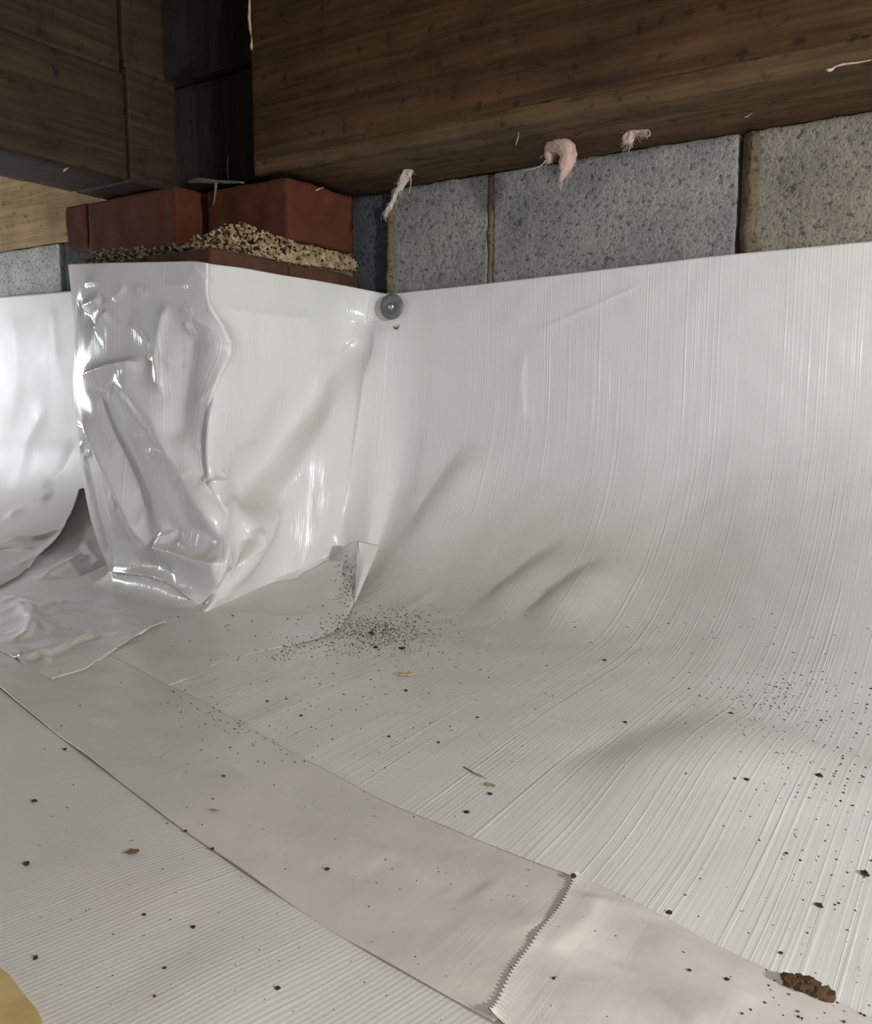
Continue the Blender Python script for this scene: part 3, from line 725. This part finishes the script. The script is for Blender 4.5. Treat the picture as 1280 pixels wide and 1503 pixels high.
t2 = tape('seam_tape', -.200, 1.2, 300, 276, .0014, M['tape2'], True)
tag(t2, 'cleaner seam tape strip starting at a raised zigzag-cut end', 'tape', 'strips of seam tape on the floor')
FIELD.bake()

# ================================================================== FASTENER
fp, fn = FIELD.at(575, 450); fn = Vector((0.15, -1, 0.05)).normalized()
fas = empty('liner_fastener', Vector((aY(575, 450, 1.262)))); fas.rotation_euler = fn.to_track_quat('Z', 'Y').to_euler()
tag(fas, 'round grey washer and screw pinning the liner at the wall corner', 'fastener')
bm = bmesh.new()
pr_ = [(0.0, .0032), (.006, .0034), (.0105, .0030), (.0112, .0040), (.0205, .0028), (.0222, .0012), (.0222, -.0008), (0, -.0008)]
rings = []
for r_, z_ in pr_:
    rings.append([bm.verts.new((r_ * math.cos(2 * math.pi * k / 40), r_ * math.sin(2 * math.pi * k / 40), z_)) for k in range(40)] if r_ > 0 else [bm.verts.new((0, 0, z_))])
for a, b_ in zip(rings[:-1], rings[1:]):
    for k in range(40):
        if len(a) == 1: bm.faces.new((a[0], b_[k], b_[(k + 1) % 40]))
        elif len(b_) == 1: bm.faces.new((a[k], b_[0], a[(k + 1) % 40]))
        else: bm.faces.new((a[k], b_[k], b_[(k + 1) % 40], a[(k + 1) % 40]))
done(bm, 'washer', M['steel'], fas)
bm = bmesh.new(); tube(bm, [(0, 0, .002), (0, 0, .0046), (0, 0, .0062), (0, 0, .0068)], [.0062, .0060, .0040, .0015], 20)
sc = done(bm, 'screw_head', M['pin'], fas)
# little scrap of dirt hanging under the washer
cp, cn = FIELD.at(583, 482)
bm = bmesh.new(); tube(bm, [cp + cn * .003 + Vector((x, 0, z)) for x, z in [(-.004, .003), (-.002, -.001), (.002, -.002), (.005, .001), (.006, .005)]], [.0006, .0013, .0014, .0010, .0004], 6)
o = done(bm, 'bark_curl', M['leaf']); tag(o, 'tiny brown bark curl stuck on the liner under the washer', 'debris')

# ================================================================== INSULATION TUFTS
def tuft(loc, label, core_pts, core_r, strands, seed, mat='pink'):
    e = empty('insulation_tuft', loc); tag(e, label, 'insulation', 'tufts of insulation under the sill beam')
    rr = random.Random(seed); L = Vector(loc)
    bm = bmesh.new(); pts = [Vector(p) - L for p in core_pts]
    P2 = [Vector(q) for q in resample([tuple(p) for p in pts], 14)]; R2 = np.interp(np.linspace(0, 1, 14), np.linspace(0, 1, len(core_r)), core_r)
    tube(bm, P2, list(R2), 14)
    bmesh.ops.subdivide_edges(bm, edges=bm.edges[:], cuts=1, use_grid_fill=True); bm.normal_update()
    for v in bm.verts: v.co += v.normal * .0028 * (noise.noise(v.co * 190 + Vector((seed, 0, 0))) + .6 * noise.noise(v.co * 420))
    done(bm, 'wool', M[mat], e)
    bm = bmesh.new()
    for s in range(220):
        k = rr.randrange(14); a = P2[k] + Vector((rr.uniform(-1, 1), rr.uniform(-1, 1), rr.uniform(-1, 1))) * R2[k] * .95
        b_ = a + Vector((rr.uniform(-1, 1) * .006, rr.uniform(-1, 1) * .004, rr.uniform(.004, -.013)))
        tube(bm, [a, (a + b_) / 2 + Vector((rr.uniform(-.003, .003), 0, 0)), b_], [.00026, .00022, .00010], 4)
    for st in strands:
        S = [Vector(q) - L for q in resample(st, 10)]
        tube(bm, S, list(np.linspace(.0011, .0004, 10)), 5)
    done(bm, 'loose_fibres', M['fibre'], e)
    return e
Yt = 1.20
q = lambda x, y, Y=Yt: tuple(aY(x, y, Y))
tuft(q(597, 250), 'thin pinkish fibre strip dangling at the beam corner above the washer', [q(601, 246), q(593, 263), q(582, 283), q(570, 307), q(565, 315)], [.0085, .0075, .0045, .0036, .0042], [[q(601, 248), q(603, 270), q(600, 285)]], 1, 'fibre')
tuft(q(822, 208, 1.19), 'largest pink wool tuft hanging beneath the beam against blocks', [q(806, 240, 1.19), q(808, 218, 1.19), q(822, 212, 1.185), q(834, 222, 1.185), q(830, 245, 1.185), q(822, 268, 1.19)], [.0045, .009, .012, .012, .0095, .002],
     [[q(806, 228, 1.19), q(797, 241, 1.19), q(782, 248, 1.19), q(766, 250, 1.19)], [q(818, 245, 1.19), q(820, 265, 1.19), q(823, 280, 1.19)], [q(836, 235, 1.185), q(842, 236, 1.19), q(846, 232, 1.19)]], 2)
tuft(q(930, 192), 'small hook-shaped pale pink tuft caught on the beam underside', [q(921, 211), q(923, 200), q(930, 192), q(940, 190), q(948, 192)], [.0062, .0072, .0068, .004, .002], [[q(944, 189), q(953, 192), q(954, 199), q(948, 200)]], 3)

# splinters and wisps on the timber
def wisp(name, label, pts, r, mat, cat='splinter', group='pale splinters on the timbers'):
    bm = bmesh.new(); S = resample(pts, 9); tube(bm, [Vector(p) for p in S], list(np.interp(np.linspace(0, 1, 9), [0, .3, 1], [r * .4, r, r * .25])), 6)
    o = done(bm, name, M[mat]); tag(o, label, cat, group); return o
zb = lambda x, y: tuple(aZ(x, y, ZW - .001))
yb = lambda x, y: tuple(aY(x, y, 1.0885))
wisp('splinter', 'short pale splinter on the beam underside right of the tufts', [zb(1092, 173), zb(1100, 169), zb(1104, 166)], .0011, 'fibre')
wisp('splinter', 'crooked pale splinter on the beam underside left of the big tuft', [zb(757, 213), zb(760, 203), zb(762, 194)], .0011, 'fibre')
wisp('splinter', 'long reddish splinter with pale head along the beam edge', [yb(1218, 101), yb(1235, 95), yb(1258, 92), yb(1279, 88)], .0013, 'pink')
wisp('splinter', 'white paint-like fleck on the beam face beside the long splinter', [yb(1213, 102), yb(1219, 103), yb(1226, 99)], .0020, 'fibre')
wisp('splinter', 'pale splinter lying over the lit red brick corner', [tuple(aX(463, 280, -.985)), tuple(aX(469, 277, -.984)), tuple(aX(476, 275, -.984))], .0013, 'chip')
wisp('splinter', 'white fleck stuck under the girder beside the tan plate', [tuple(aY(86, 276, 1.02)), tuple(aY(91, 274, 1.02)), tuple(aY(94, 270, 1.02))], .0034, 'fibre')
wisp('splinter', 'tiny white fleck on the girder side edge', [tuple(aX(93, 252, -1.258)), tuple(aX(97, 248, -1.258)), tuple(aX(101, 246, -1.258))], .0016, 'fibre')
# cobweb lint in the timber gap
e = empty('cobweb', aY(300, 268, 1.10)); tag(e, 'grey dusty cobweb strand sagging in the gap above the bricks', 'cobweb')
L0 = Vector(e.location)
bm = bmesh.new(); S = resample([tuple(aY(x, y, 1.10)) for x, y in [(274, 268), (290, 265), (320, 267), (358, 268)]], 14)
tube(bm, [Vector(p) - L0 for p in S], list(np.interp(np.linspace(0, 1, 14), [0, .2, 1], [.003, .005, .0016])), 8)
for v in bm.verts: v.co += Vector((0, 0, .002 * noise.noise(v.co * 200)))
done(bm, 'web_sag', M['web'], e)
bm = bmesh.new(); S = resample([tuple(aY(x, y, 1.085)) for x, y in [(317, 268), (316, 282), (313, 302)]], 8)
tube(bm, [Vector(p) - L0 for p in S], list(np.linspace(.0028, .0010, 8)), 6); done(bm, 'web_strand', M['web'], e)
bm = bmesh.new(); S = resample([tuple(aY(x, y, 1.14)) for x, y in [(335, 262), (334, 240), (335, 230)]], 8)
tube(bm, [Vector(p) - L0 for p in S], [.0012] * 8, 5); done(bm, 'web_strand', M['web'], e)
bm = bmesh.new(); S = resample([tuple(aY(x, y, 1.092)) for x, y in [(367, 0), (367, 30), (370, 55), (371, 78)]], 10)
tube(bm, [Vector(p) for p in S], [.0030, .0026, .0030, .0026, .0032, .0036, .003, .0034, .004, .002], 6)
for v in bm.verts: v.co += Vector((.002, .002, 0)) * noise.noise(v.co * 150)
o = done(bm, 'wood_sliver', M['chip']); tag(o, 'pale wood sliver standing along the end of the sill beam', 'splinter')

# ================================================================== DEBRIS
def lay(o, x, y, rot=None, lift=0.0):
    p, n = FIELD.at(x, y); qn = n.to_track_quat('Z', 'Y')
    o.rotation_mode = 'QUATERNION'
    from mathutils import Quaternion
    o.rotation_quaternion = qn @ Quaternion((0, 0, 1), rot if rot is not None else random.uniform(0, 6.28))
    o.location = p + n * lift; return o
# dirt clump by the tape edge
e = empty('dirt_clump'); tag(e, 'dark brown soil clump on the edge of the seam tape', 'dirt')
lay(e, 1186, 1452, 0.0)
for k in range(9):
    u = (k - 4) / 4
    o = link('soil_lump', lump_mesh('soil_lump', random.uniform(.0032, .0048), (1.2, 1, .7), 2, .5, k, 2.0), M['brown_dirt'], e)
    o.location = (u * .0085 + random.uniform(-.001, .001), random.uniform(-.0025, .0025) - u * .0015, .0018)
# dry leaf, seed husk, wood chip, straw
def flat(name, outline, mat, x, y, rot, label, cat, curl=.2, th=.0008):
    bm = bmesh.new(); c0 = bm.verts.new((0, 0, .0016)); n = len(outline)
    vs_ = [bm.verts.new((a, b_, .0008 + curl * (a * a + b_ * b_) * 40 * (1 if k % 2 else .5))) for k, (a, b_) in enumerate(outline)]
    for k in range(n): bm.faces.new((c0, vs_[k], vs_[(k + 1) % n]))
    o = done(bm, name, M[mat], smooth=False); thick(o, th, 1); tag(o, label, cat); lay(o, x, y, rot); return o
flat('dry_leaf', [(-.0042, -.001), (-.003, .0025), (0, .0035), (.002, .0026), (.0044, .003), (.003, 0), (.0035, -.003), (0, -.0026), (-.002, -.0034)], 'leaf', 193, 1255, .4, 'small crumpled brown dry leaf on the ribbed floor liner', 'leaf')
flat('seed_husk', [(-.004, -.0008), (-.002, .0012), (.002, .0014), (.0042, .0006), (.002, -.0006), (-.002, -.001)], 'straw', 316, 1190, .1, 'olive seed husk lying on the dusty seam tape', 'debris', .1)
flat('wood_chip', [(-.010, -.003), (-.006, .003), (.004, .0045), (.010, .003), (.008, -.002), (.002, -.001), (-.004, -.0042)], 'chip', 594, 988, .1, 'pale tan wood chip on the white liner near the grit', 'wood chip', .15, .0015)
def stick(name, pts, r, mat, label, cat):
    bm = bmesh.new(); S = []
    for x, y in pts:
        p, n = FIELD.at(x, y); S.append(p + n * (r * .9))
    tube(bm, S, [r * .5] + [r] * (len(S) - 2) + [r * .4], 6); o = done(bm, name, M[mat]); tag(o, label, cat); return o
stick('straw', [(682, 1124), (695, 1133), (706, 1139), (716, 1142)], .0009, 'straw', 'thin olive straw lying on the liner beside soil crumbs', 'straw')
o = link('straw_fluff', lump_mesh('straw_fluff', .004, (1.3, .5, .4), 2, .6, 5), M['straw']); tag(o, 'olive crumb of plant fluff at the end of the straw', 'debris'); lay(o, 718, 1152, .3, .0008)
# larger soil crumbs, each its own
big = [(591, 949, 9, 5), (392, 1027, 5, 5), (421, 1024, 4, 4), (443, 1049, 5, 4), (702, 1050, 5, 5), (571, 1082, 5, 4), (643, 1089, 5, 4), (720, 1165, 7, 4), (685, 1190, 8, 4), (595, 1011, 6, 3), (889, 965, 6, 4), (918, 1058, 6, 4),
       (840, 1287, 8, 6), (480, 1276, 7, 4), (545, 926, 8, 4), (552, 946, 7, 4), (328, 1138, 5, 4), (56, 1179, 7, 5), (45, 1271, 8, 6), (290, 1373, 6, 5), (409, 1461, 7, 5), (240, 1428, 5, 4), (95, 1097, 5, 4), (1094, 1144, 7, 4), (1199, 1330, 9, 5), (1272, 1282, 11, 5), (1202, 1137, 9, 4),
       (1067, 1437, 6, 5), (1013, 1423, 5, 4), (813, 1437, 5, 4), (1145, 1397, 6, 4), (982, 1340, 8, 5), (206, 1340, 5, 4), (228, 1451, 4, 4), (50, 1391, 7, 4), (564, 1498, 5, 4), (269, 1228, 5, 4), (310, 1246, 5, 4), (1162, 1255, 5, 4), (1072, 1043, 6, 4)]
desc = {(591, 949): 'largest dark pebble beside the pale wood chip', (840, 1287): 'dark soil crumb at the tape edge by the zigzag cut', (45, 1271): 'long dark soil crumb on the ribbed liner below the dry leaf', (1272, 1282): 'dark flattened crumb on the brightest ribbed part of the main liner', (982, 1340): 'dark crumb on the serrated side edge of the cleaner tape',
        (480, 1276): 'dark crumb in the middle of the dusty seam tape', (290, 1373): 'round black crumb on the ribbed floor liner'}
for i, (x, y, w, h) in enumerate(big):
    p, n = FIELD.at(x, y); pxm = (p - Vector((0, 0, EYE))).length / F
    r = w * .5 * pxm
    o = link('soil_crumb', lump_mesh('soil_crumb', r * 1.05, (1.0, .85, .55), 2, .4, i, 1.5), M['dirt']); lay(o, x, y, None, r * .25)
    yy, xx = p.y, p.x
    if yy < float(yL(xx)): lab = 'small dark soil crumb on the ribbed floor liner'
    elif yy < float(yR(xx)): lab = 'small dark soil crumb on the cleaner zigzag-cut tape' if xx > -.2 else 'small dark soil crumb on the dusty seam tape'
    elif xx > -.33: lab = 'small dark soil crumb on the streaky liner under the right-hand wall'
    elif yy > .86: lab = 'small dark soil crumb at the edge of the corner grit'
    else: lab = 'small dark soil crumb on the liner between tape and corner grit'
    tag(o, desc.get((x, y), lab), 'dirt', 'dark soil crumbs on the liner')
# fine grit: nobody could count it
def grit(name, label, samples, mat='dirt'):
    bmv = []; bmf = []; base_v = np.array([(1, 0, 0), (0, 1, 0), (-1, 0, 0), (0, -1, 0), (0, 0, .7), (0, 0, -.2)], float)
    base_f = [(0, 1, 4), (1, 2, 4), (2, 3, 4), (3, 0, 4), (1, 0, 5), (2, 1, 5), (3, 2, 5), (0, 3, 5)]
    for (x, y, s) in samples:
        p, n = FIELD.at(x, y, 3); pxm = (p - Vector((0, 0, EYE))).length / F
        n = n.normalized(); t_ = n.orthogonal().normalized(); b_ = n.cross(t_); a = random.uniform(0, 6.28)
        e1 = t_ * math.cos(a) + b_ * math.sin(a); e2 = n.cross(e1); r = s * .5 * pxm; el = random.uniform(.5, 1.0)
        # shift off the vertex lattice
        j = (e1 * random.uniform(-1, 1) + e2 * random.uniform(-1, 1)) * .0012
        k0 = len(bmv)
        for v in base_v * (1 + rng.uniform(-.3, .3, (6, 1))): bmv.append(tuple(p + j + (e1 * v[0] + e2 * v[1] * el + n * (v[2] + .15)) * r))
        bmf += [tuple(k0 + q for q in f_) for f_ in base_f]
    me = bpy.data.meshes.new(name); me.from_pydata(bmv, [], bmf); me.update()
    o = link(name, me, M[mat]); tag(o, label, 'dirt', kind='stuff'); return o
S1 = []
for k in range(1700):       # heap in the corner
    x = random.gauss(560, 42); y = 928 + random.gauss(0, 17) - (x - 560) * .10
    if 470 < x < 680 and 880 < y < 965 and y > 890 - (x - 520) * .1: S1.append((x, y, random.choice([1.8, 2.2, 2.2, 2.8, 3.6])))
for k in range(130):       # up the patch against the flap
    t_ = random.random(); S1.append((522 - 12 * t_ + random.gauss(-6, 9), 880 - 55 * t_ + random.gauss(0, 10), random.uniform(1.4, 3)))
for k in range(190):
    t_ = random.random(); S1.append((530 - 130 * t_ + random.gauss(0, 12), 925 + 38 * t_ + random.gauss(0, 9), random.uniform(1.6, 4)))
grit('corner_grit', 'fine dark grit gathered on the liner in the corner by the pier', S1)
S2 = []
for k in range(420):
    x = random.gauss(560, 130); y = random.gauss(1000, 75)
    if y > 900 and 250 < x < 900: S2.append((x, y, random.choice([1.5, 2, 2, 2.5, 3.2, 4])))
for k in range(260):
    x = random.uniform(60, 960); y = random.uniform(880, 1500)
    S2.append((x, y, random.choice([1.5, 2, 2.5, 3])))
for k in range(70):
    t_ = random.random(); S2.append((250 + 180 * t_ + random.gauss(0, 14), 1020 + 80 * t_ + random.gauss(0, 12), random.uniform(1.8, 3.6)))
grit('floor_grit', 'scattered dark specks over the floor liner and tape', S2)
S3 = []
for k in range(230):
    x = random.gauss(1135, 48); y = random.gauss(1030, 26); S3.append((x, y, random.uniform(1.5, 4)))
for k in range(190):
    x = random.gauss(1200, 55); y = random.gauss(1110, 60); S3.append((x, y, random.uniform(1.6, 4.5)))
for k in range(230):
    y = random.uniform(1000, 1500); x = random.uniform(1280 - (y - 960) * .35, 1290) if random.random() < .6 else random.uniform(1000, 1290); S3.append((x, y, random.uniform(1.8, 5.5)))
for k in range(80): S3.append((random.uniform(850, 1280), random.uniform(900, 1010), random.uniform(1.5, 3.5)))
S3 = [s for s in S3 if s[0] < 1300 and s[1] < 1510]
grit('wall_foot_grit', 'brown-black specks caught on the ribs of the sheet below the right-hand wall', S3)

# ================================================================== TAN SCRAP (bottom corner)
oc = aZ(-52, 1560); bm = bmesh.new(); n = 44
ptsc = [(-60, 1400), (-20, 1412), (2, 1426), (18, 1440), (33, 1462), (48, 1480), (58, 1492), (63, 1510), (70, 1560), (40, 1640), (-60, 1680), (-140, 1600), (-130, 1480)]
W = resample([tuple(aZ(x, y)) for x, y in ptsc + ptsc[:1]], n + 1)[:-1]
rows = []
for zz, k_ in ((.0004, 1.0), (.0032, 1.0), (.0042, .985)):
    cc = W.mean(0); rows.append([bm.verts.new((cc[0] + (p[0] - cc[0]) * k_ + .0006 * noise.noise(Vector((i * .9, 0, 2))), cc[1] + (p[1] - cc[1]) * k_, zz + float(g(p[0], p[1])))) for i, p in enumerate(W)])
for a, b_ in zip(rows[:-1], rows[1:]):
    for i in range(n): bm.faces.new((a[i], a[(i + 1) % n], b_[(i + 1) % n], b_[i]))
bm.faces.new(rows[-1]); bm.faces.new(rows[0][::-1])
o = done(bm, 'foam_scrap', M['tan'], smooth=False); tag(o, 'tan round-edged flat scrap lying on the ribbed floor liner', 'scrap')
